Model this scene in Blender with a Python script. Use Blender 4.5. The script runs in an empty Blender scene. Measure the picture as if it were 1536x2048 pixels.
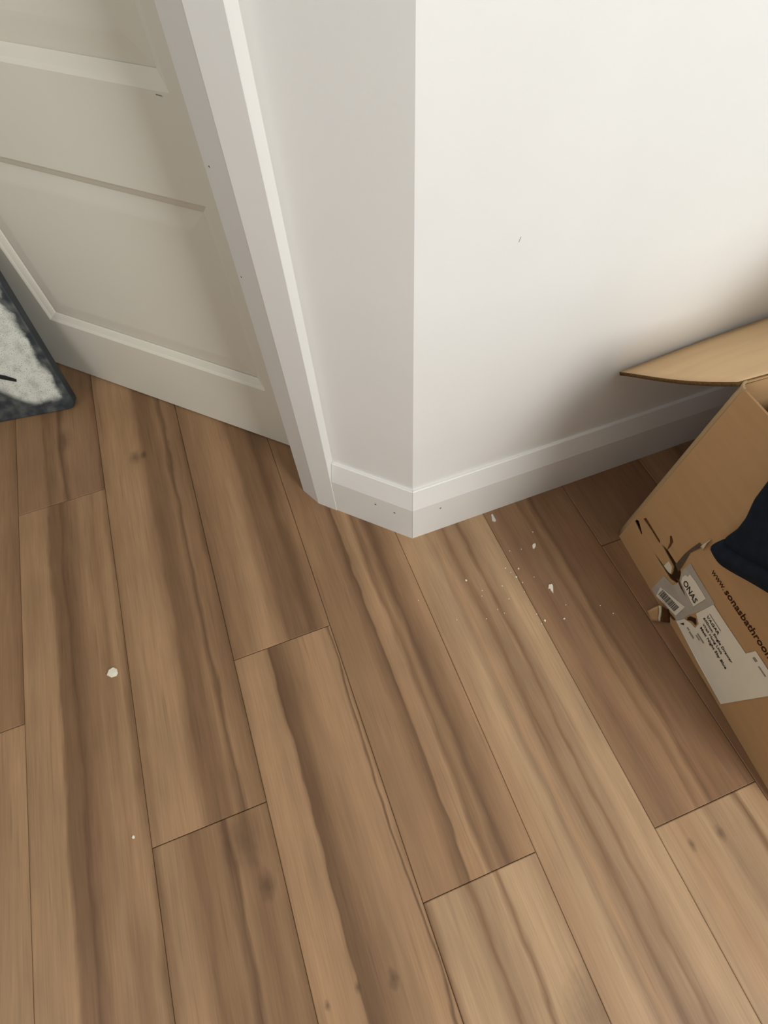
import bpy, bmesh, math, random
from mathutils import Vector, Matrix, noise

random.seed(7)
SC = bpy.context.scene
COL = SC.collection

# ------------------------------------------------------------------ camera
cd = bpy.data.cameras.new('camera')
cam = bpy.data.objects.new('camera', cd)
COL.objects.link(cam)
cd.sensor_fit = 'VERTICAL'
cd.sensor_height = 36.0
cd.lens = 36.0 * 1107.4 / 2048.0
cd.clip_start = 0.01
rt, up, bk = (.93618, -.34913, -.04082), (.31997, .79832, .51020), (-.14554, -.49070, .85909)
cam.matrix_world = Matrix(((rt[0], up[0], bk[0], -.2010), (rt[1], up[1], bk[1], -.4908), (rt[2], up[2], bk[2], 1.0), (0, 0, 0, 1)))
SC.camera = cam

# ------------------------------------------------------------------ world, window daylight, exposure
w = bpy.data.worlds.new('world')
SC.world = w
w.use_nodes = True
w.node_tree.nodes['Background'].inputs[0].default_value = (.80, .90, 1.0, 1)
w.node_tree.nodes['Background'].inputs[1].default_value = .6
WIN_U0, WIN_U1, WIN_Z0, WIN_Z1, BACK_V = .36, 1.20, .75, 2.20, -2.2
ld = bpy.data.lights.new('window_daylight', 'AREA')
ld.shape = 'RECTANGLE'
ld.size, ld.size_y = WIN_U1 - WIN_U0 - .12, WIN_Z1 - WIN_Z0 - .12
ld.energy = 56
ld.color = (.96, .982, .972)
lo = bpy.data.objects.new('window_daylight', ld)
COL.objects.link(lo)
lo.location = ((WIN_U0 + WIN_U1) / 2, BACK_V - .02, (WIN_Z0 + WIN_Z1) / 2)
lo.rotation_euler = (math.radians(90), 0, 0)
# a second, dimmer window in the far wall to the left
W2_V0, W2_V1 = -1.75, -.35
FAR_U = -1.84
ld2 = bpy.data.lights.new('far_window_daylight', 'AREA')
ld2.shape = 'RECTANGLE'
ld2.size, ld2.size_y = WIN_Z1 - WIN_Z0 - .12, W2_V1 - W2_V0 - .12
ld2.energy = 9
ld2.color = (1.0, .98, .93)
lo2 = bpy.data.objects.new('far_window_daylight', ld2)
COL.objects.link(lo2)
lo2.location = (FAR_U - .03, (W2_V0 + W2_V1) / 2, (WIN_Z0 + WIN_Z1) / 2)
lo2.rotation_euler = (0, math.radians(-90), 0)
SC.view_settings.view_transform = 'Standard'
SC.view_settings.look = 'None'
SC.view_settings.exposure = 0.0
SC.view_settings.gamma = 1.0
SC.view_settings.use_curve_mapping = False
SC.cycles.max_bounces = 6
SC.cycles.diffuse_bounces = 4
SC.cycles.glossy_bounces = 2
SC.cycles.caustics_reflective = SC.cycles.caustics_refractive = False


# ------------------------------------------------------------------ helpers
def lin(c):
    return tuple(((v / 255) / 12.92 if v / 255 <= .04045 else ((v / 255 + .055) / 1.055) ** 2.4) for v in c) + (1,)


def new_mat(name, col, rough=.6, spec=.4):
    m = bpy.data.materials.new(name)
    m.use_nodes = True
    b = m.node_tree.nodes['Principled BSDF']
    b.inputs['Base Color'].default_value = lin(col)
    b.inputs['Roughness'].default_value = rough
    b.inputs['Specular IOR Level'].default_value = spec
    return m


def noisy(m, col, amt=.06, scale=(20, 20, 20), bump=0.0, bscale=300, detail=4):
    """colour variation by noise and a fine bump"""
    nt = m.node_tree
    N, Lk = nt.nodes, nt.links
    b = N['Principled BSDF']
    tc = N.new('ShaderNodeTexCoord')
    mp = N.new('ShaderNodeMapping')
    mp.inputs['Scale'].default_value = scale
    nz = N.new('ShaderNodeTexNoise')
    nz.inputs['Scale'].default_value = 1
    nz.inputs['Detail'].default_value = detail
    rp = N.new('ShaderNodeValToRGB')
    c = lin(col)
    rp.color_ramp.elements[0].position, rp.color_ramp.elements[1].position = .25, .75
    rp.color_ramp.elements[0].color = tuple(v * (1 - amt) for v in c[:3]) + (1,)
    rp.color_ramp.elements[1].color = tuple(min(1, v * (1 + amt)) for v in c[:3]) + (1,)
    Lk.new(tc.outputs['Object'], mp.inputs[0])
    Lk.new(mp.outputs[0], nz.inputs['Vector'])
    Lk.new(nz.outputs[0], rp.inputs[0])
    Lk.new(rp.outputs[0], b.inputs['Base Color'])
    if bump:
        n2 = N.new('ShaderNodeTexNoise')
        n2.inputs['Scale'].default_value = bscale
        n2.inputs['Detail'].default_value = 3
        bp = N.new('ShaderNodeBump')
        bp.inputs['Strength'].default_value = bump
        bp.inputs['Distance'].default_value = .001
        Lk.new(tc.outputs['Object'], n2.inputs['Vector'])
        Lk.new(n2.outputs[0], bp.inputs['Height'])
        Lk.new(bp.outputs[0], b.inputs['Normal'])
    return m


def link(name, me, m, parent=None):
    o = bpy.data.objects.new(name, me)
    COL.objects.link(o)
    if m is not None:
        if not me.materials:
            me.materials.append(m)
    if parent is not None:
        o.parent = parent
    return o


def mesh(name, verts, faces, m, parent=None, smooth=False):
    me = bpy.data.meshes.new(name)
    me.from_pydata([tuple(v) for v in verts], [], faces)
    bm = bmesh.new()
    bm.from_mesh(me)
    bmesh.ops.recalc_face_normals(bm, faces=bm.faces)
    bm.to_mesh(me)
    bm.free()
    if smooth:
        me.polygons.foreach_set('use_smooth', [True] * len(me.polygons))
    return link(name, me, m, parent)


def empty(name, loc=(0, 0, 0)):
    o = bpy.data.objects.new(name, None)
    o.empty_display_size = .05
    COL.objects.link(o)
    o.location = loc
    return o


def tag(o, label=None, cat=None, group=None, kind=None):
    if label: o['label'] = label
    if cat: o['category'] = cat
    if group: o['group'] = group
    if kind: o['kind'] = kind
    return o


def box_vf(p0, p1, base=0):
    x0, y0, z0 = p0
    x1, y1, z1 = p1
    v = [(x0, y0, z0), (x1, y0, z0), (x1, y1, z0), (x0, y1, z0), (x0, y0, z1), (x1, y0, z1), (x1, y1, z1), (x0, y1, z1)]
    f = [(0, 3, 2, 1), (4, 5, 6, 7), (0, 1, 5, 4), (1, 2, 6, 5), (2, 3, 7, 6), (3, 0, 4, 7)]
    return v, [tuple(i + base for i in q) for q in f]


def boxes(name, lst, m, parent=None, xf=None):
    V, F = [], []
    for p0, p1 in lst:
        v, f = box_vf(p0, p1, len(V))
        V += v
        F += f
    if xf: V = [xf(*q) for q in V]
    return mesh(name, V, F, m, parent)


def prism(name, foot, z0, z1, m, parent=None):
    n = len(foot)
    V = [(x, y, z0) for x, y in foot] + [(x, y, z1) for x, y in foot]
    F = [tuple(range(n))[::-1], tuple(range(n, 2 * n))] + [(i, (i + 1) % n, n + (i + 1) % n, n + i) for i in range(n)]
    return mesh(name, V, F, m, parent)


def bevel(o, wd=.002, seg=2):
    b = o.modifiers.new('bevel', 'BEVEL')
    b.width, b.segments, b.limit_method, b.angle_limit = wd, seg, 'ANGLE', math.radians(35)
    b.harden_normals = False
    return o


def sheet(outline, holes, thick, fn, name, m, parent=None, bev=0.0):
    """flat outline with real holes, given a thickness and laid in space by fn(a, b, out)"""
    cu = bpy.data.curves.new(name, 'CURVE')
    cu.dimensions = '2D'
    cu.fill_mode = 'BOTH'
    cu.extrude = thick / 2
    cu.bevel_depth = bev
    for pts in [outline] + list(holes):
        sp = cu.splines.new('POLY')
        sp.points.add(len(pts) - 1)
        for i, (a, b) in enumerate(pts): sp.points[i].co = (a, b, 0, 1)
        sp.use_cyclic_u = True
    tmp = bpy.data.objects.new('tmp', cu)
    COL.objects.link(tmp)
    me = bpy.data.meshes.new_from_object(tmp.evaluated_get(bpy.context.evaluated_depsgraph_get()))
    bpy.data.objects.remove(tmp)
    me.name = name
    me.materials.clear()
    for v in me.vertices: v.co = fn(v.co.x, v.co.y, v.co.z)
    bm = bmesh.new()
    bm.from_mesh(me)
    bmesh.ops.remove_doubles(bm, verts=bm.verts, dist=1e-6)
    bmesh.ops.recalc_face_normals(bm, faces=bm.faces)
    bm.to_mesh(me)
    bm.free()
    return link(name, me, m, parent)


def lettering(txt, a0, a1, b0, b1, fn, name, m, parent=None, thick=.0002, bold=.012):
    cu = bpy.data.curves.new(name, 'FONT')
    cu.body = txt
    cu.resolution_u = 2
    cu.extrude = .001
    cu.offset = bold
    tmp = bpy.data.objects.new('tmp', cu)
    COL.objects.link(tmp)
    me = bpy.data.meshes.new_from_object(tmp.evaluated_get(bpy.context.evaluated_depsgraph_get()))
    bpy.data.objects.remove(tmp)
    me.name = name
    me.materials.clear()
    xs = [v.co.x for v in me.vertices]
    ys = [v.co.y for v in me.vertices]
    x0, x1, y0, y1 = min(xs), max(xs), min(ys), max(ys)
    for v in me.vertices:
        v.co = fn(a0 + (v.co.x - x0) / (x1 - x0) * (a1 - a0), b0 + (v.co.y - y0) / (y1 - y0) * (b1 - b0), math.copysign(thick, v.co.z))
    return link(name, me, m, parent)


# ------------------------------------------------------------------ materials
WALL = (229, 227, 223)
M_wall = noisy(new_mat('wall_paint', WALL, .55, .35), WALL, .02, (6, 6, 6), .10, 420)
M_gloss = noisy(new_mat('satin_white_paint', (226, 224, 220), .38, .4), (226, 224, 220), .012, (9, 9, 9), .03, 200)
M_door = noisy(new_mat('door_paint', (229, 225, 212), .42, .4), (229, 225, 212), .015, (5, 5, 5), .03, 200)
M_far = new_mat('bounce_dimming_grey', (128, 124, 118), .6, .3)  # unseen walls coloured darker to cut the light they bounce back
M_ceil = new_mat('ceiling_paint', (235, 234, 230), .8)
M_sub = new_mat('floor_underlay', (58, 42, 31), .8, .2)
M_hole = new_mat('dark_nail_hole', (96, 84, 76), .9, .1)
CARD = (180, 143, 102)
M_card = noisy(new_mat('cardboard', CARD, .82, .15), CARD, .05, (9, 9, 60), .12, 260)
M_cardin = noisy(new_mat('cardboard_inner', (212, 181, 142), .85, .12), (212, 181, 142), .05, (6, 40, 40), .10, 260)
M_cardedge = new_mat('cardboard_worn_edge', (166, 140, 106), .9, .1)
M_rim = noisy(new_mat('cardboard_shaded_edge', (104, 80, 52), .95, .05), (104, 80, 52), .35, (300, 300, 300))  # cut edge of the flap, its shade painted in as dark brown
M_label = noisy(new_mat('label_paper', (226, 218, 200), .6, .3), (226, 218, 200), .03, (30, 30, 30), .05, 150)
M_tape = noisy(new_mat('clear_parcel_tape', (176, 168, 156), .22, .6), (176, 168, 156), .08, (40, 40, 40), .15, 80)
M_dtape = noisy(new_mat('torn_dark_tape', (84, 72, 58), .4, .5), (84, 72, 58), .2, (90, 90, 90), .1, 100)
M_print = new_mat('black_print', (62, 52, 46), .8, .1)
M_faint = new_mat('grey_print', (142, 132, 122), .8, .1)
M_cprint = new_mat('brown_print', (66, 40, 20), .85, .1)
M_scuff = noisy(new_mat('torn_scuff', (92, 62, 38), .9, .1), (92, 62, 38), .25, (120, 120, 120))
M_torn = new_mat('torn_white_paper', (214, 204, 180), .8, .2)
M_cloth = noisy(new_mat('navy_cloth', (25, 31, 41), .9, .15), (25, 31, 41), .25, (70, 70, 70), .5, 900)
M_chip = noisy(new_mat('plaster', (236, 230, 212), .8, .2), (236, 230, 212), .05, (200, 200, 200), .2, 500)
M_chipg = new_mat('grey_filler', (206, 200, 192), .6, .3)


# ------------------------------------------------------------------ floor: laminate planks
PW, PL, E0 = .18563, 1.28, -.76975


def wood(name, stops, knots=(), seed=0.0, warp=.042, streak=.14):
    """stops: (t across the plank, sRGB); knots: (x, y, radius) in the plank's own coordinates"""
    m = bpy.data.materials.new(name)
    m.use_nodes = True
    nt = m.node_tree
    N, Lk = nt.nodes, nt.links
    b = N['Principled BSDF']
    b.inputs['Roughness'].default_value = .45
    b.inputs['Specular IOR Level'].default_value = .30

    def math_(op, a, c, d=None):
        n = N.new('ShaderNodeMath')
        n.operation = op
        for i, q in enumerate((a, c, d)):
            if q is None: continue
            if isinstance(q, (int, float)): n.inputs[i].default_value = q
            else: Lk.new(q, n.inputs[i])
        return n.outputs[0]

    tc = N.new('ShaderNodeTexCoord')
    sx = N.new('ShaderNodeSeparateXYZ')
    Lk.new(tc.outputs['Object'], sx.inputs[0])
    x, y = sx.outputs[0], sx.outputs[1]

    def nz(fx, fy, sd, detail=3, rough=.5):
        c = N.new('ShaderNodeCombineXYZ')
        Lk.new(math_('MULTIPLY', x, fx), c.inputs[0])
        Lk.new(math_('MULTIPLY', y, fy), c.inputs[1])
        c.inputs[2].default_value = sd + seed * 3.7
        n = N.new('ShaderNodeTexNoise')
        n.inputs['Scale'].default_value = 1
        n.inputs['Detail'].default_value = detail
        n.inputs['Roughness'].default_value = rough
        Lk.new(c.outputs[0], n.inputs['Vector'])
        return n.outputs[0]

    wv = math_('SUBTRACT', nz(9, 3.4, 1.3, 2), .5)
    wf = math_('SUBTRACT', nz(70, 13, 5.3, 2), .5)
    t = math_('ADD', math_('MULTIPLY_ADD', x, 1 / PW, .5), math_('ADD', math_('MULTIPLY', wv, warp * 2.2), math_('MULTIPLY', wf, .075)))
    rp = N.new('ShaderNodeValToRGB')
    cr = rp.color_ramp
    cr.interpolation = 'LINEAR'
    for i, (p, c) in enumerate(stops):
        e = cr.elements[i] if i < 2 else cr.elements.new(p)
        e.position = p
        e.color = lin(c)
    Lk.new(t, rp.inputs[0])
    s1 = math_('MULTIPLY_ADD', math_('SUBTRACT', nz(52, 3.0, 9.1, 4, .62), .5), streak * 4.2, 1.0)
    s2 = math_('MULTIPLY_ADD', math_('SUBTRACT', nz(430, 14, 4.4, 2), .5), .34, 1.0)
    s3 = math_('MULTIPLY_ADD', math_('SUBTRACT', nz(12, 4.5, 2.2, 2), .5), .50, 1.0)
    mul = math_('MULTIPLY', math_('MULTIPLY', s1, s2), s3)
    # thin dark pores running along the grain, broken up along their length
    pr = N.new('ShaderNodeMapRange')
    pr.inputs[1].default_value, pr.inputs[2].default_value = .62, .78
    pr.inputs[3].default_value, pr.inputs[4].default_value = 1.0, .80
    Lk.new(nz(170, 5.5, 7.7, 2), pr.inputs[0])
    mul = math_('MULTIPLY', mul, pr.outputs[0])
    kn_ = math_('MULTIPLY', math_('SUBTRACT', nz(110, 80, 3.0, 3), .5), .8) if knots else None
    for kx, ky, r in knots:
        dx = math_('MULTIPLY', math_('SUBTRACT', x, kx), 1 / r)
        dy = math_('MULTIPLY', math_('SUBTRACT', y, ky), .62 / r)
        d = math_('SQRT', math_('ADD', math_('MULTIPLY', dx, dx), math_('MULTIPLY', dy, dy)), 0)
        d = math_('ADD', d, kn_)
        mr = N.new('ShaderNodeMapRange')
        mr.inputs[1].default_value, mr.inputs[2].default_value = .15, (.85 if r < .012 else 1.3)
        mr.inputs[3].default_value, mr.inputs[4].default_value = (.55 if r < .014 else .68), 1.0
        Lk.new(d, mr.inputs[0])
        mul = math_('MULTIPLY', mul, mr.outputs[0])
    mx = N.new('ShaderNodeMix')
    mx.data_type = 'RGBA'
    mx.blend_type = 'MULTIPLY'
    mx.inputs[0].default_value = 1
    cc = N.new('ShaderNodeCombineXYZ')
    # darker grain turns slightly greyer
    Lk.new(mul, cc.inputs[0])
    Lk.new(math_('POWER', mul, 1.03), cc.inputs[1])
    Lk.new(math_('POWER', mul, 1.02), cc.inputs[2])
    Lk.new(rp.outputs[0], mx.inputs[6])
    Lk.new(cc.outputs[0], mx.inputs[7])
    Lk.new(mx.outputs[2], b.inputs['Base Color'])
    bp = N.new('ShaderNodeBump')
    bp.inputs['Strength'].default_value = .10
    bp.inputs['Distance'].default_value = .001
    Lk.new(s2, bp.inputs['Height'])
    Lk.new(bp.outputs[0], b.inputs['Normal'])
    return m


LT, MD, DK, XD = (164, 130, 97), (147, 114, 84), (128, 97, 70), (109, 81, 58)
GL, GM, RB = (172, 141, 108), (151, 121, 92), (132, 99, 74)
JOINT = {-1: -.09, 0: .366, 1: -.359, 2: -.1136, 3: -.571, 4: .33, 5: -.607, 6: -.155}
SPEC = {   # (row, plank above (0) or below (-1) the joint): stops, knots in room coordinates
    (-1, 0): ([(0, MD), (.5, LT), (.9, MD), (1, DK)], ()),
    (-1, -1): ([(0, MD), (.5, LT), (1, LT)], ()),
    (0, 0): ([(0, MD), (.32, MD), (.36, DK), (.5, MD), (.55, XD), (.62, MD), (.85, MD), (.97, RB), (1, XD)], ((-.659, .5435, .02),)),
    (0, -1): ([(0, LT), (.12, LT), (.32, LT), (.36, DK), (.46, DK), (.49, XD), (.53, DK), (.64, MD), (.72, LT), (.82, MD), (.93, LT), (1, DK)], ()),
    (1, 0): ([(0, MD), (.12, LT), (.40, LT), (.48, MD), (.52, DK), (.66, DK), (.74, MD), (.80, XD), (.83, MD), (.97, DK), (1, XD)], ((-.5096, .4279, .012), (-.490, .4279, .010))),
    (1, -1): ([(0, DK), (.10, LT), (.30, MD), (.34, DK), (.52, MD), (.62, XD), (.66, MD), (.8, DK), (.92, MD), (1, DK)], ((-.4508, -.3965, .026), (-.425, -.47, .012))),
    (2, 0): ([(0, DK), (.12, MD), (.38, LT), (.52, MD), (.58, DK), (.74, DK), (.82, XD), (.9, DK), (1, MD)], ()),
    (2, -1): ([(0, MD), (.08, LT), (.31, LT), (.345, MD), (.36, XD), (.48, DK), (.58, MD), (.8, LT), (.93, LT), (.955, XD), (.97, LT), (1, MD)], ((-.2847, -.6365, .0105), (-.3354, -.6284, .006), (-.3807, -.6328, .006))),
    (3, 0): ([(0, MD), (.12, MD), (.28, MD), (.36, DK), (.415, XD), (.43, MD), (.55, LT), (.60, DK), (.66, MD), (.74, XD), (.80, DK), (.9, MD), (1, LT)], ()),
    (3, -1): ([(0, DK), (.06, GL), (.25, GL), (.36, GM), (.39, DK), (.43, GM), (.58, GL), (.62, DK), (.66, GL), (.85, GL), (1, GM)], ((-.0428, -.7655, .03),)),
    (4, 0): ([(0, GL), (.28, LT), (.34, GM), (.39, DK), (.43, GM), (.55, DK), (.60, DK), (.68, GM), (.85, GL), (1, GL)], ()),
    (4, -1): ([(0, LT), (.24, GL), (.32, GM), (.37, LT), (.44, GM), (.50, DK), (.56, GM), (.64, GM), (.67, DK), (.71, GM), (.85, GL), (1, GL)], ()),
    (5, 0): ([(0, MD), (.2, RB), (.38, MD), (.42, DK), (.5, MD), (.56, XD), (.60, RB), (.72, DK), (.9, RB), (1, DK)], ()),
    (5, -1): ([(0, GL), (.22, LT), (.42, GL), (.5, GM), (.7, GL), (.76, DK), (.8, GL), (1, LT)], ((.2472, -.6463, .010), (.1984, -.6456, .008))),
    (6, 0): ([(0, RB), (.3, DK), (.6, RB), (1, DK)], ()),
    (6, -1): ([(0, RB), (.4, MD), (.7, DK), (1, MD)], ()),
}
GEN = [wood('laminate_generic', [(0, MD), (.2, LT), (.45, MD), (.5, DK), (.7, MD), (1, LT)], (), 31.0),
       wood('laminate_generic_warm', [(0, LT), (.3, GL), (.36, DK), (.6, MD), (1, MD)], (), 32.0),
       wood('laminate_generic_dark', [(0, DK), (.25, MD), (.55, RB), (.6, XD), (1, MD)], (), 33.0)]

# subfloor slab
floor = prism('floor', [(2.1, .2), (2.1, -2.5), (-2.0, -2.5), (-2.0, 2.1), (-1.6, 2.1)], -.03, -.0085, M_sub)
tag(floor, kind='structure')
# one plank mesh: bevelled top edges, a hair narrower than its pitch
hx, hy, ch, dp = PW / 2 - .00035, PL / 2 - .00045, .0011, .008
ring = lambda ix, z: [(-hx + ix, -hy + ix, z), (hx - ix, -hy + ix, z), (hx - ix, hy - ix, z), (-hx + ix, hy - ix, z)]
pv = ring(0, -dp) + ring(0, -ch * .8) + ring(ch, 0)
pf = [(3, 2, 1, 0), (8, 9, 10, 11)] + [(b0 + i, b0 + (i + 1) % 4, b0 + 4 + (i + 1) % 4, b0 + 4 + i) for b0 in (0, 4) for i in range(4)]
plank_me = bpy.data.meshes.new('plank')
plank_me.from_pydata(pv, [], pf)
plank_me.materials.append(None)
rows = {}
for k in range(-7, 16):
    j = JOINT.get(k, -1.2 + random.random() * 1.28)
    u = E0 + (k + .5) * PW
    for i in range(-3, 3):
        v = j + (i + .5) * PL
        if v + PL / 2 < -2.45 or v - PL / 2 > .10 and u > .1: continue
        if u + (v - PL / 2) > .35 or v - PL / 2 > 2.0 or v + PL / 2 < -2.4: continue
        if u > .3 and v - PL / 2 > .02: continue
        o = bpy.data.objects.new('plank', plank_me)
        COL.objects.link(o)
        o.parent = floor
        o.location = (u, v, 0)
        if (k, i) in SPEC:
            st, kn = SPEC[(k, i)]
            m = wood('laminate', st, [(a - u, b - v, r) for a, b, r in kn], k * 1.7 + i * .6 + 11)
        else:
            m = random.choice(GEN)
        o.material_slots[0].link = 'OBJECT'
        o.material_slots[0].material = m

# ------------------------------------------------------------------ walls, skirting, door
LD = Vector((-.70711, .70711, 0))
LN = Vector((-.70711, -.70711, 0))


def lw(l, n, z=0.0):   # left wall coordinates: along the wall from the corner, out into the room, up
    p = LD * l + LN * n
    return (p.x, p.y, z)


WT = .018                      # skirting front to wall surface
cw = (WT * .41421, WT)         # the corner on the wall surface
HGT = 2.4
wr = prism('wall_right', [cw, (2.1, WT), (2.1, .15), (cw[0] + .045, .15)], 0, HGT, M_wall)
tag(wr, kind='structure')
lc = Vector((cw[0], cw[1], 0)).dot(LD)
seg = lambda l0, l1, z0, z1: ((l0, -.125, z0), (l1, -WT, z1))
V, F = [], []
for (p0, p1) in (seg(lc, .265, 0, HGT), seg(.265, 1.107, 2.03, HGT), seg(1.107, 2.62, 0, HGT)):
    v, f = box_vf(p0, p1, len(V))
    V += v
    F += f
wl = mesh('wall_left', [lw(*q) for q in V], F, M_wall)
tag(wl, kind='structure')
endl = lw(2.62, -WT)
wf = boxes('wall_far', [((endl[0] - .12, BACK_V - .1, 0), (endl[0], W2_V0, HGT)), ((endl[0] - .12, W2_V1, 0), (endl[0], endl[1] + .1, HGT)),
                        ((endl[0] - .12, W2_V0, 0), (endl[0], W2_V1, WIN_Z0)), ((endl[0] - .12, W2_V0, WIN_Z1), (endl[0], W2_V1, HGT))], M_wall)
tag(wf, kind='structure')
wo = boxes('wall_opposite', [((2.0, BACK_V - .1, 0), (2.1, WT, HGT))], M_far)
tag(wo, kind='structure')
wb = boxes('wall_back', [((endl[0], BACK_V - .1, 0), (WIN_U0, BACK_V, HGT)), ((WIN_U1, BACK_V - .1, 0), (2.0, BACK_V, HGT)),
                         ((WIN_U0, BACK_V - .1, 0), (WIN_U1, BACK_V, WIN_Z0)), ((WIN_U0, BACK_V - .1, WIN_Z1), (WIN_U1, BACK_V, HGT))], M_far)
tag(wb, kind='structure')
ce = prism('ceiling', [(2.1, .15), (2.1, BACK_V - .1), (endl[0] - .12, BACK_V - .1), (endl[0] - .12, endl[1] + .1), (endl[0] + .15, endl[1] + .15), (.05, .15)], HGT, HGT + .05, M_ceil)
tag(ce, kind='structure')
wi = boxes('window_1', [((WIN_U0, BACK_V - .09, WIN_Z0), (WIN_U0 + .06, BACK_V - .04, WIN_Z1)), ((WIN_U1 - .06, BACK_V - .09, WIN_Z0), (WIN_U1, BACK_V - .04, WIN_Z1)),
                        ((WIN_U0 + .06, BACK_V - .09, WIN_Z0), (WIN_U1 - .06, BACK_V - .04, WIN_Z0 + .06)), ((WIN_U0 + .06, BACK_V - .09, WIN_Z1 - .06), (WIN_U1 - .06, BACK_V - .04, WIN_Z1))], M_gloss)
tag(wi, kind='structure')
fx0, fx1 = endl[0] - .10, endl[0] - .05
wi2 = boxes('window_2', [((fx0, W2_V0, WIN_Z0), (fx1, W2_V0 + .06, WIN_Z1)), ((fx0, W2_V1 - .06, WIN_Z0), (fx1, W2_V1, WIN_Z1)),
                         ((fx0, W2_V0 + .06, WIN_Z0), (fx1, W2_V1 - .06, WIN_Z0 + .06)), ((fx0, W2_V0 + .06, WIN_Z1 - .06), (fx1, W2_V1 - .06, WIN_Z1))], M_gloss)
tag(wi2, kind='structure')

# skirting: lower face upright, upper part sloping back to a thin top edge
SK_B, SK_T, SK_TH = .1077, .1525, .0062
prof = [(0, 0), (0, SK_B), (-(WT - SK_TH), SK_T - .0012), (-(WT - SK_TH) - .0015, SK_T), (-WT, SK_T), (-WT, 0)]   # (out from C plane, z)


def skirting(name, end_fn, other_fn):
    n = len(prof)
    V = [end_fn(o, z) for o, z in prof] + [other_fn(o, z) for o, z in prof]
    F = [tuple(range(n)), tuple(range(n, 2 * n))[::-1]] + [(i, (i + 1) % n, n + (i + 1) % n, n + i) for i in range(n)]
    return tag(mesh(name, V, F, M_gloss), kind='structure')


mit = lambda o: (-o * .41421, -o)      # point on the mitre line for an offset
br = skirting('baseboard_right', lambda o, z: (mit(o)[0] + .00025, mit(o)[1], z), lambda o, z: (2.0, -o, z))
gap = .00025


def mitl(o, z):
    p = Vector((mit(o)[0], mit(o)[1], 0)) + LD * gap
    return (p.x, p.y, z)


bl = skirting('baseboard_left', mitl, lambda o, z: lw(.1714, o, z))


def disc(name, c, ax, r, m, parent, n=10, depth=.0012):
    ax = Vector(ax).normalized()
    a = ax.orthogonal().normalized()
    b = ax.cross(a)
    c = Vector(c)
    V, F = [], []
    rr = [r * (1 + .25 * random.uniform(-1, 1)) for _ in range(n)]
    for d in (.0004, -depth):
        for i in range(n):
            V.append(c + ax * d + (a * math.cos(i * 2 * math.pi / n) + b * math.sin(i * 2 * math.pi / n)) * rr[i])
    F = [tuple(range(n)), tuple(range(n, 2 * n))[::-1]] + [(i, (i + 1) % n, n + (i + 1) % n, n + i) for i in range(n)]
    return mesh(name, V, F, m, parent)


for l, z in ((.0778, .0837), (.0375, .0782)): disc('nail_hole', lw(l, 0, z), LN, .0018, M_hole, bl)
disc('nail_hole', (.0582, 0, .0845), (0, -1, 0), .0018, M_hole, br)

# door casing: flat face and a sloping inner face, then the lining behind
cas = [(.1720, -WT), (.1720, .0002), (.1730, .0012), (.2168, .0010), (.2178, .0004), (.2622, -.0150), (.2630, -.0165), (.2630, -.125), (.262, -.125), (.25, -WT)]
tr = tag(empty('trim_1'), kind='structure')


def casing(l_mirror=None):
    pts = cas if l_mirror is None else [(l_mirror - l, n) for l, n in cas]
    n = len(pts)
    V = [lw(l, o, 0) for l, o in pts] + [lw(l, o, 2.03 + (.263 - (l if l_mirror is None else l_mirror - l))) for l, o in pts]
    F = [tuple(range(n)), tuple(range(n, 2 * n))[::-1]] + [(i, (i + 1) % n, n + (i + 1) % n, n + i) for i in range(n)]
    return mesh('casing_upright', V, F, M_gloss, tr)


c1 = casing()
casing(.263 + 1.104)
hd = [(.172, -WT), (.172, 0), (.2173, 0), (.263, -.0155), (.263, -.125), (.25, -.125), (.25, -WT)]
V = [lw(l, o, 2.03 + .263 - l) for l, o in hd] + [lw(.263 + 1.104 - l, o, 2.03 + .263 - l) for l, o in hd]
n = len(hd)
mesh('casing_head', V, [tuple(range(n)), tuple(range(n, 2 * n))[::-1]] + [(i, (i + 1) % n, n + (i + 1) % n, n + i) for i in range(n)], M_gloss, tr)
for l, z in ((.2525, .6743), (.2544, .533)):
    disc('nail_hole', lw(l, -.0004 - (l - .2178) * .329, z), LN, .0011, M_hole, tr)

# door leaf, set back in the opening
DN, DT = -.108, .035
door = tag(empty('door_1'), kind='structure')
dl0, dl1, dz0, dz1 = .2665, 1.1005, .004, 2.022
pl0, pl1 = .3690, .9400
tiers = [(.172, .552), (.692, 1.075), (1.195, 1.575), (1.695, 1.900)]


def dbox(name, l0, l1, z0, z1, n0=DN - DT, n1=DN):
    v, f = box_vf((l0, n0, z0), (l1, n1, z1))
    return mesh(name, [lw(*q) for q in v], f, M_door, door)


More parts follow.
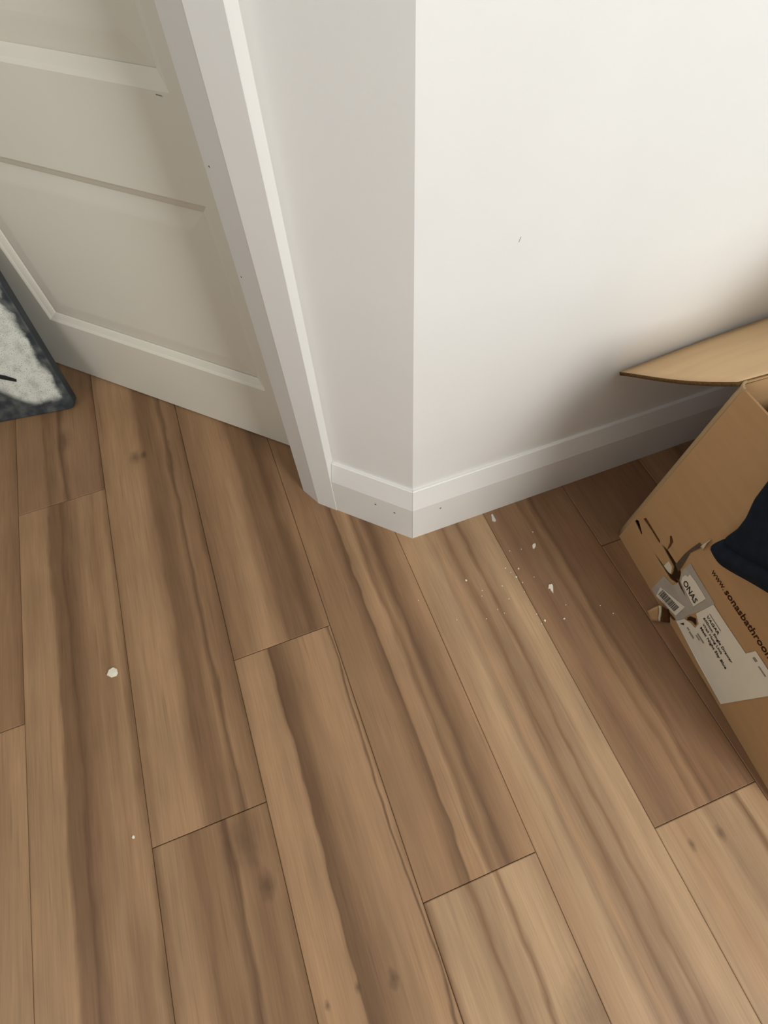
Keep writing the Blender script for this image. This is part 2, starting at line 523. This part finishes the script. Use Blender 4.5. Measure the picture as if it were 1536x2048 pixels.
dbox('stile', dl0, pl0, dz0, dz1)
dbox('stile', pl1, dl1, dz0, dz1)
zz = [dz0] + [q for t_ in tiers for q in t_] + [dz1]
for i in range(0, len(zz), 2): dbox('rail', pl0, pl1, zz[i], zz[i + 1])
MW, MD_ = .019, .012
for z0, z1 in tiers:
    # raised and fielded panel: a soft bevelled border rising to a flat field
    pr_ = [(.002, -.026), (.002, -.0135), (MW + .001, -.0130), (MW + .006, -.0126), (MW + .030, -.0098), (MW + .036, -.0094)]
    V, F = [], []
    for t_, o_ in pr_:
        V += [lw(a_, DN + o_, b_) for a_, b_ in ((pl0 + t_, z0 + t_), (pl1 - t_, z0 + t_), (pl1 - t_, z1 - t_), (pl0 + t_, z1 - t_))]
    for q in range(len(pr_) - 1): F += [(q * 4 + i, q * 4 + (i + 1) % 4, q * 4 + 4 + (i + 1) % 4, q * 4 + 4 + i) for i in range(4)]
    F += [(3, 2, 1, 0), tuple(len(V) - 4 + i for i in range(4))]
    mesh('panel', V, F, M_door, door)
    # ovolo moulding round the panel: four mitred strips, each with a small step and a hollow
    mp = [(0, 0), (.0035, -.0022), (.0055, -.0040), (.013, -.0078), (.0165, -.0098), (MW, -MD_), (0, -MD_)]
    c4 = [(pl0, z0, 1, 1), (pl1, z0, -1, 1), (pl1, z1, -1, -1), (pl0, z1, 1, -1)]
    for i in range(4):
        a, b = c4[i], c4[(i + 1) % 4]
        V = [lw(a[0] + a[2] * t_, DN + o, a[1] + a[3] * t_) for t_, o in mp] + [lw(b[0] + b[2] * t_, DN + o, b[1] + b[3] * t_) for t_, o in mp]
        n = len(mp)
        mesh('moulding', V, [tuple(range(n)), tuple(range(n, 2 * n))[::-1]] + [(j, (j + 1) % n, n + (j + 1) % n, n + j) for j in range(n)], M_door, door)
sheet([(.381, .6868), (.391, .6872), (.391, .6886), (.383, .6880)], [], .0003, lambda a, b, c: lw(a, DN + .0002 + c, b), 'pencil_mark', M_faint, door)
sheet([(.1375, .603), (.138, .603), (.1397, .609), (.1393, .609)], [], .0003, lambda a, b, c: (a, WT - .0002 + c, b), 'scuff_mark', M_faint, wr)

# ------------------------------------------------------------------ cardboard box
F0 = Vector((.388, -.136, .0006))
S = Vector((-.0712, -.9975, 0))
D = Vector((.9975, -.0712, 0))
Z = Vector((0, 0, 1))
BS, BD, BH, TC = .52, .66, .45, .0035
LEAN = .0288


def face(s, z, o=0.0):      # the side towards the door: along it, up, and out from it
    return F0 + S * s + Z * z - D * o


cbox = tag(empty('cardboard_box', F0), 'torn open brown cardboard carton with a white address label against the right wall', 'box')
bpy.context.view_layer.update()


def cpart(o, parent=None):
    """keep world placement while parenting to the carton"""
    o.parent = parent or cbox
    o.matrix_parent_inverse = Matrix.Translation(-F0)
    return o


R_ = .013
gash = [(.086, .1105), (.094, .1125), (.107, .1175), (.135, .1178), (.1500, .1165), (.1600, .1010), (.1590, .085), (.1457, .0748), (.1229, .0740), (.100, .0735), (.0845, .0752), (.0919, .0775),
        (.12, .0815), (.136, .0835), (.1415, .0870), (.139, .094), (.134, .1035), (.1054, .1065)]
hole3 = [(.170, .006), (.176, .012), (.1837, .0165), (.2051, .0245), (.203, .014), (.19, .006)]
spot = [(.0215, .0755), (.0230, .085), (.029, .0890), (.036, .0850), (.0505, .0765), (.048, .0700), (.036, .0715)]
hole2 = [(.2138, .0549), (.2145, .0691), (.2238, .0815), (.2312, .074), (.2329, .066), (.2228, .0613), (.2164, .0516)]
side_out = [(R_, 0), (BS, 0), (BS, BH), (.36, BH), (.30, .445), (.22, .451), (.14, .449), (.10, .4525), (LEAN + R_, BH)]
side = cpart(sheet(side_out, [gash, hole3, spot, hole2], TC, lambda a, b, c: face(a, b, c - TC / 2), 'side_panel', M_card))


def grid(name, nu, nv, fn, m, thick=0.0, parent=None, smooth=True, sub=0, off=-1, rim=None):
    V = [fn(i / nu, j / nv) for j in range(nv + 1) for i in range(nu + 1)]
    F = [(j * (nu + 1) + i, j * (nu + 1) + i + 1, (j + 1) * (nu + 1) + i + 1, (j + 1) * (nu + 1) + i) for j in range(nv) for i in range(nu)]
    me = bpy.data.meshes.new(name)
    me.from_pydata([tuple(v) for v in V], [], F)
    me.polygons.foreach_set('use_smooth', [smooth] * len(me.polygons))
    o = link(name, me, m, parent)
    if thick:
        s_ = o.modifiers.new('solid', 'SOLIDIFY')
        s_.thickness, s_.offset = thick, off
        if rim:
            me.materials.append(rim)
            s_.material_offset_rim = 1
    if sub:
        b = o.modifiers.new('sub', 'SUBSURF')
        b.levels = b.render_levels = sub
    return o


def corner_fn(a, b):        # rounded upright crease between side and back, leaning as the back does
    ang = a * math.pi / 2
    lean = LEAN * b
    return F0 + S * (lean + R_ - R_ * math.sin(ang)) + D * (R_ - R_ * math.cos(ang)) + Z * (b * BH + .001 * math.sin(b * 40))


cpart(grid('corner_crease', 6, 10, lambda a, b: corner_fn(1 - a, b), M_cardedge, TC))
cpart(grid('back_panel', 4, 6, lambda a, b: F0 + D * (R_ + a * (BD - R_)) + S * (LEAN * b) + Z * (b * BH), M_card, TC, off=1))
cpart(grid('far_panel', 4, 4, lambda a, b: F0 + D * BD + S * (LEAN * b + a * (BS - LEAN * b)) + Z * (b * BH), M_card, TC, off=1))
cpart(grid('front_panel', 4, 4, lambda a, b: F0 + D * (TC + a * (BD - TC)) + S * (BS - .001) + Z * (b * BH), M_card, TC, off=-1))
cpart(grid('bottom_panel', 3, 3, lambda a, b: F0 + D * (.006 + a * (BD - .012)) + S * (.006 + b * (BS - .012)) + Z * .001, M_card, TC, off=1))


def flap_fn(a, b):          # a along the fold, b from the fold out to the wall
    p0 = F0 + S * LEAN + D * (.0 + a * BD) + Z * (BH + .001)
    q = Vector((.3755 + a * .655, .0115 - .002 * a, .3115 + .040 * a))
    p = p0.lerp(q, b)
    bow = math.sin(b * math.pi) * (.004 if a > .15 else .004 - .016 * (1 - a / .15) * (1 - b) ** .5)
    p.z += bow + .0016 * math.sin(a * 9 + b * 5)
    return p


fl = cpart(grid('flap', 24, 12, flap_fn, M_cardin, .006, off=-1, rim=M_rim))
# unseen front flap, tilted up to throw soft shade on the wall
cpart(grid('flap', 6, 4, lambda a, b: F0 + S * (BS + .13 * b) + D * (.01 + a * (BD - .02)) + Z * (BH + .002 + .18 * b), M_cardin, .0045, off=0))
# far flap standing up
cpart(grid('flap', 6, 4, lambda a, b: F0 + D * (BD + .012 + .10 * b) + S * (LEAN + .02 + a * (BS - .05)) + Z * (BH + .004 + .19 * b), M_cardin, .0045, off=0))

# torn paper, tape, labels and print on the side
TP = .0004
tape_out = [(.1346, .0075), (.1343, .0654), (.1575, .0755), (.1605, .0900), (.1585, .1010), (.1530, .115), (.150, .1336), (.1523, .1538), (.1729, .1517), (.2242, .1491), (.2184, .1033),
            (.216, .0865), (.2128, .072), (.2118, .052), (.207, .0238), (.195, .0275), (.17, .0172), (.155, .0088)]
tape = cpart(sheet(tape_out, [], TP, lambda a, b, c: face(a, b, .0004 + c + .0007 * max(0, math.sin(a * 330 + b * 90))), 'tape', M_tape))
tape['label'] = 'wrinkled clear parcel tape'
main_out = [(.2238, .1461), (.2181, .0915), (.2335, .0815), (.2355, .0655), (.2235, .0600), (.2125, .0500), (.207, .0238), (.28, .0165), (.3545, .0105), (.3694, .1362), (.385, .1690), (.3379, .1719), (.3101, .1715), (.3066, .1473), (.265, .1460)]
mlab = cpart(sheet(main_out, [], TP, lambda a, b, c: face(a, b, .0011 + c + .0005 * math.sin(a * 120) * math.sin(b * 90)), 'address_label', M_label))
slab = cpart(sheet([(.1640, .1365), (.1650, .1285), (.1600, .1250), (.1590, .1140), (.1639, .1030), (.2069, .0953), (.2097, .1378), (.18, .1385)], [], TP, lambda a, b, c: face(a, b, .0014 + c), 'logo_label', M_label))
blab = cpart(sheet([(.1443, .0378), (.1700, .0545), (.1987, .0724), (.1999, .033), (.175, .0205), (.1502, .0102)], [], TP, lambda a, b, c: face(a, b, .0015 + c), 'barcode_label', M_label))
on = lambda o: (lambda a, b, c: face(a, b, o + c))


def sub(o, par):
    o.parent = par
    o.matrix_parent_inverse = (Matrix.Translation(F0) @ par.matrix_parent_inverse).inverted() if False else Matrix.Identity(4)
    return o


sub(lettering('ONAS', .1665, .2045, .1060, .1200, lambda a, b, c: face(a, b - (a - .1665) * .09, .0021 + c), 'lettering', M_print), slab)
sub(lettering('VAGAR', .2316, .2643, .1125, .1190, on(.0021), 'lettering', M_print), mlab)
sub(lettering('600mm Single Drawer', .2308, .3085, .1000, .1080, on(.0021), 'lettering', M_print), mlab)
sub(lettering('Wall Hung Unit', .2380, .2905, .0890, .0965, on(.0021), 'lettering', M_print), mlab)
sub(lettering('Matt Night Sky Blue', .2400, .3120, .0770, .0855, on(.0021), 'lettering', M_print), mlab)
for a, b, wd, h in ((.2269, .0440, .006, .004), (.2345, .0425, .013, .0045), (.2445, .0620, .018, .004), (.2450, .0560, .010, .003), (.2316, .1235, .030, .0022), (.3161, .157, .007, .006), (.3296, .1570, .016, .003)):
    sub(sheet([(a, b), (a + wd, b + .0006), (a + wd, b + h), (a, b + h * .8)], [], .0003, on(.0020), 'faint_print', M_faint), mlab)
sub(sheet([(.2145, .0311), (.2174, .0441), (.2206, .0399)], [], .0003, on(.0020), 'arrow_mark', M_print), mlab)
# bar code: upright bars of uneven width
a = .1512
rb = random.Random(4)
while a < .1925:
    wd = rb.choice((.0006, .0010, .0010, .0016))
    yb = .0195 + (a - .1512) * .40
    sub(sheet([(a, yb), (a + wd, yb + .0004), (a + wd, yb + .0215), (a, yb + .0210)], [], .0003, on(.0020), 'bar', M_print), blab)
    a += wd + rb.choice((.0006, .0009, .0013))
cpart(lettering('www.', .1839, .2160, .1850, .1935, on(.0004), 'lettering', M_cprint, bold=.0))
www = cpart(lettering('sonasbathrooms.com', .2190, .3740, .1842, .1985, on(.0004), 'lettering', M_cprint, bold=.018))
www['label'] = 'web address printed in dark brown'
cpart(sheet([(.0345, .1065), (.0374, .1142), (.060, .1135), (.086, .1130), (.088, .1085), (.060, .1085)], [], TP, on(.0003), 'scuff', M_scuff))
cpart(sheet([(.0941, .1461), (.0965, .1500), (.1051, .1440), (.1075, .1280), (.1064, .1165), (.1045, .1250), (.1017, .1359)], [], TP, on(.0003), 'scuff', M_scuff))
cpart(sheet([(.1218, .0822), (.1223, .1030), (.1335, .1022), (.1384, .0933), (.1405, .0872), (.134, .0838)], [], TP, on(.0005), 'torn_paper', M_torn))
cpart(sheet([(.1545, .0975), (.157, .1010), (.170, .0965), (.184, .0925), (.170, .0925)], [], TP, on(.0017), 'tape_crack', M_scuff))
dt = cpart(sheet([(.1354, .1165), (.1351, .1331), (.1342, .1541), (.1360, .1800), (.1388, .2038), (.1470, .2040), (.1430, .1850), (.1394, .1678), (.1445, .1389), (.1478, .1129)], [], TP, lambda a, b, c: face(a, b, .0006 + c + .001 * abs(math.sin(b * 150))), 'torn_tape', M_dtape))
# pale torn tab of board by the cloth, and a peeled scrap bent out over the floor
cpart(grid('torn_tab', 3, 4, lambda a, b: face(.1440 + .007 * a + .004 * b * (1 - a), .200 + .031 * b, .001 + .009 * a * b), M_torn, .001, off=0))
pA, pB, pC, pD = Vector((.3380, -.3075, .021)), Vector((.3535, -.3086, .036)), Vector((.3510, -.3290, .010)), Vector((.3430, -.3225, .004))
pE, pF = Vector((.3580, -.3110, .0350)), Vector((.3555, -.3300, .009))
pG, pH = Vector((.3755, -.3180, .0200)), Vector((.3735, -.3370, .0040))


def bil(a_, b_, c_, d_, bulge):
    def fn(u_, v_):
        p = a_.lerp(b_, u_).lerp(d_.lerp(c_, u_), v_)
        p.z += bulge * math.sin(u_ * math.pi) + .002 * math.sin(v_ * 5) * u_
        return p
    return fn


cpart(grid('peeled_scrap', 5, 5, bil(pA, pB, pC, pD, .003), M_card, .0015, off=0))
cpart(grid('peeled_scrap', 3, 5, bil(pB, pE, pF, pC, .001), M_torn, .0012, off=0))
cpart(grid('peeled_scrap', 3, 5, bil(pE, pG, pH, pF, -.002), M_scuff, .0012, off=0))

# ------------------------------------------------------------------ navy garment over the side of the carton
lb = [(0, .1641, .2416), (.06, .1583, .2553), (.22, .1625, .2845), (.38, .1658, .318), (.50, .1633, .3413), (.66, .1537, .3756), (.86, .1494, .4197), (1.0, .140, .452)]


def interp(tab, x, c):
    for i in range(len(tab) - 1):
        if x <= tab[i + 1][0]:
            f_ = (x - tab[i][0]) / (tab[i + 1][0] - tab[i][0])
            return tab[i][c] * (1 - f_) + tab[i + 1][c] * f_
    return tab[-1][c]


bb = [(.158, .247), (.1641, .2425), (.1765, .2472), (.1986, .2628), (.2285, .2882), (.258, .310), (.33, .345), (.45, .385), (.60, .40)]


def cloth_fn(a, p):
    """p < .45 hangs outside, .45-.6 goes over the rim, beyond that heaped inside"""
    e = 1 - abs(2 * a - 1) ** 6
    if p <= .45:
        q = p / .45
        sl = interp(lb, q, 1) + .009
        s_ = sl + (.505 - sl) * a
        zb = interp(bb, .160 + (.505 - .160) * a, 1) + .008
        if a < .05 and q < .06: zb += .006
        zt = .455
        z_ = zb + (zt - zb) * q
        ridge = .007 * math.exp(-((z_ - zb - .016) / .010) ** 2) - .009 * math.exp(-((z_ - zb - .034) / .006) ** 2)
        o_ = .0245 + .003 * math.sin(s_ * 26 + 1) + ridge + .004 * q
        return face(s_, z_, o_)
    q = (p - .45) / .55
    sl = .140 - .080 * min(1, q * 2.2)
    s_ = sl + (.505 - sl) * a
    if q < .22:
        an = q / .22 * math.pi
        o_ = -.002 + .0305 * math.cos(an)
        z_ = .458 + .026 * math.sin(an)
    else:
        r = (q - .22) / .78
        o_ = -.0325 - .49 * r
        z_ = .455 - .055 * math.sin(min(1, r * 3) * math.pi) * (1 - .5 * a) + .52 * r * r * (1.6 - r) * e + .012 * math.sin(s_ * 30 + r * 7)  # heap piled high out of view to cast soft shade on the wall
    return face(s_, z_, o_)


cl = grid('jacket', 30, 90, cloth_fn, M_cloth, .020, sub=1, off=0)
tag(cl, 'dark navy padded garment hanging over the side of the carton', 'clothing')

# ------------------------------------------------------------------ paint-smeared board leaning on the door
M_board = bpy.data.materials.new('black_board_with_paint')
M_board.use_nodes = True
nt = M_board.node_tree
N, Lk = nt.nodes, nt.links
bs = N['Principled BSDF']
bs.inputs['Roughness'].default_value = .5
tc = N.new('ShaderNodeTexCoord')
sx = N.new('ShaderNodeSeparateXYZ')
Lk.new(tc.outputs['Object'], sx.inputs[0])


def mth(op, a, b, c=None):
    n_ = N.new('ShaderNodeMath')
    n_.operation = op
    for i, q in enumerate((a, b, c)):
        if q is None: continue
        if isinstance(q, (int, float)): n_.inputs[i].default_value = q
        else: Lk.new(q, n_.inputs[i])
    return n_.outputs[0]


def mrange(v, a, b, c=0.0, d=1.0):
    r_ = N.new('ShaderNodeMapRange')
    r_.interpolation_type = 'SMOOTHSTEP'
    for i, q in enumerate((a, b, c, d)): r_.inputs[i + 1].default_value = q
    Lk.new(v, r_.inputs[0])
    return r_.outputs[0]


def bnoise(sc, dt_):
    n_ = N.new('ShaderNodeTexNoise')
    n_.inputs['Scale'].default_value, n_.inputs['Detail'].default_value = sc, dt_
    Lk.new(tc.outputs['Object'], n_.inputs['Vector'])
    return n_.outputs[0]


big, fine = bnoise(16, 6), bnoise(420, 2)
# board local axes: x along its foot away from the door frame, y up its face, z out of the face
xx = mth('ADD', sx.outputs[0], mth('MULTIPLY', mth('SUBTRACT', big, .5), .07))
yy = mth('ADD', sx.outputs[1], mth('MULTIPLY', mth('SUBTRACT', big, .5), .05))
left_lim = mth('MULTIPLY_ADD', yy, .95, .060)          # the smear widens upwards
m1 = mrange(mth('SUBTRACT', left_lim, xx), -.012, .018)
m2 = mrange(xx, .006, .022)
m3 = mrange(yy, .016, .042)
mk = mth('MULTIPLY', mth('MULTIPLY', m1, m2), m3)
mk = mth('MULTIPLY', mk, mrange(fine, .33, .42, .35, 1.0))
mk = mth('MULTIPLY', mk, mrange(bnoise(45, 5), .25, .6, .72, 1.0))
mk = mth('MULTIPLY', mk, mrange(sx.outputs[2], -.003, -.0005))
haze = mth('MULTIPLY', mrange(bnoise(30, 6), .38, .75), .16)
mk = mth('MAXIMUM', mk, mth('MULTIPLY', haze, mrange(sx.outputs[2], -.003, -.0005)))
mx = N.new('ShaderNodeMix')
mx.data_type = 'RGBA'
mx.inputs[6].default_value = lin((46, 53, 58))
mx.inputs[7].default_value = lin((222, 224, 214))
Lk.new(mk, mx.inputs[0])
Lk.new(mx.outputs[2], bs.inputs['Base Color'])

A = Vector((-.6273, .6348, .0))
ex = Vector((-.805 + .6373, .6593 - .6358, 0)).normalized()
ey = Vector((.0275, .1965, .9801)).normalized()
ez = ex.cross(ey)
if ez.y > 0: ez = -ez
BW, BHT, BT = .34, .46, .030
# rounded-corner outline with rolled edges
r, out = .016, []
for cx, cy, a0 in ((BW - r, r, 270), (BW - r, BHT - r, 0), (r, BHT - r, 90), (r, r, 180)):
    for i in range(5):
        an = math.radians(a0 + i * 22.5)
        out.append((cx + r * math.cos(an), cy + r * math.sin(an)))
board = empty('board', A)
Mb = Matrix((ex.to_4d(), ey.to_4d(), ez.to_4d(), (0, 0, 0, 1))).transposed()
Mb = Matrix(((ex.x, ey.x, ez.x, A.x), (ex.y, ey.y, ez.y, A.y), (ex.z, ey.z, ez.z, A.z + .0065), (0, 0, 0, 1)))
board.matrix_world = Mb
tag(board, 'black board smeared with dried white paint leaning on the white door', 'board')
bo = sheet(out, [], BT - .012, lambda a, b, c: (a, b, c - BT / 2), 'slab', M_board, board, bev=.006)
bo.data.polygons.foreach_set('use_smooth', [True] * len(bo.data.polygons))
bevm = bo.modifiers.new('wn', 'WEIGHTED_NORMAL')
M_blk = new_mat('black_plastic', (38, 38, 40), .5)
sheet([(.085, .092), (.135, .118), (.135, .128), (.100, .112), (.082, .098)], [], .002, lambda a, b, c: (a, b, .001 + c), 'groove_mark', M_blk, board)

# ------------------------------------------------------------------ plaster flakes and crumbs on the floor


def flake(pts, h, m, name='plaster_flake'):
    cx = sum(p[0] for p in pts) / len(pts)
    cy = sum(p[1] for p in pts) / len(pts)
    n_ = len(pts)
    V = [(x - cx, y - cy, .0002) for x, y in pts] + [((x - cx) * .88, (y - cy) * .88, h * random.uniform(.75, 1.1)) for x, y in pts] + [(0, 0, h * 1.15)]
    F = [tuple(range(n_))[::-1]] + [(i, (i + 1) % n_, n_ + (i + 1) % n_, n_ + i) for i in range(n_)] + [(n_ + i, n_ + (i + 1) % n_, 2 * n_) for i in range(n_)]
    o = mesh(name, V, F, m)
    o.location = (cx, cy, 0)
    return o


tag(flake([(.2059, -.19), (.2129, -.1907), (.2126, -.1953), (.2053, -.2096), (.2038, -.2025), (.2043, -.1987), (.2009, -.1973)], .0022, M_chip),
    'arrow-shaped white plaster flake, largest of those between the corner and the carton', 'flake')
tag(flake([(.217, -.1032), (.2217, -.1007), (.2255, -.1029), (.2221, -.1081), (.2166, -.1121), (.215, -.1089)], .0025, M_chip),
    'rounded white plaster flake between the right skirting and the arrow-shaped flake', 'flake')
tag(flake([(.173, -.0079), (.1764, -.0081), (.1761, -.0253), (.1727, -.0274), (.1681, -.0229)], .0016, M_chipg),
    'greyish tapered flake lying right against the right skirting board', 'flake')
tag(flake([(-.6231, -.056), (-.618, -.0474), (-.6099, -.0451), (-.6041, -.0504), (-.6029, -.0589), (-.6063, -.064), (-.6155, -.0635)], .003, M_chip),
    'large six-sided white plaster flake alone on the left floorboards', 'flake')
tag(flake([(-.612, -.3326), (-.6101, -.3298), (-.6073, -.3315), (-.6078, -.3356), (-.6108, -.3353)], .0015, M_chip),
    'tiny pale flake in the left foreground, nearest to the camera', 'flake')
specks = [(.233, -.0765), (.1932, -.1028), (.145, -.1289), (.1503, -.1407), (.1682, -.1394), (.1563, -.153), (.1876, -.166), (.122, -.1604), (.0825, -.1548), (.162, -.168),
          (.1557, -.1862), (.122, -.1887), (.0928, -.1999), (.1014, -.2109), (.0652, -.2088), (.0128, -.1909), (-.0395, -.1288), (.1563, -.2342), (.1641, -.2514), (.1557, -.2543),
          (.1993, -.261), (.2155, -.2383), (.2742, -.2628), (.2885, -.2845), (.1699, -.0978), (.0771, -.1646), (.063, -.1247)]
BIG = {4: 1.9, 5: 2.0, 18: 1.9, 20: 1.9, 26: 2.2, 1: 1.2, 0: 1.3, 2: 1.2, 7: 1.2}
CRUMB = {16: 'lone white crumb, leftmost of the scatter, straight below the wall corner', 23: 'white crumb nearest the carton, rightmost of the scatter',
         22: 'white crumb second nearest the carton, at the right end of the scatter', 0: 'white crumb just above the rounded flake, near the right skirting',
         26: 'round white crumb standing apart at the left of the main scatter', 20: 'larger white crumb straight below the arrow-shaped flake',
         15: 'faint white crumb at the lower left end of the scatter'}
for i, (x, y) in enumerate(specks):
    r = .0010 * BIG.get(i, 1.0)
    n_ = 6
    pts = [(x + r * random.uniform(.7, 1.3) * math.cos(q * 2 * math.pi / n_), y + r * random.uniform(.7, 1.4) * math.sin(q * 2 * math.pi / n_)) for q in range(n_)]
    tag(flake(pts, .0009 + .3 * r, M_chip, 'plaster_crumb'), CRUMB.get(i, 'tiny white plaster crumb in the middle of the scatter between wall corner and carton'), 'crumb', 'plaster crumbs on the floor by the corner')
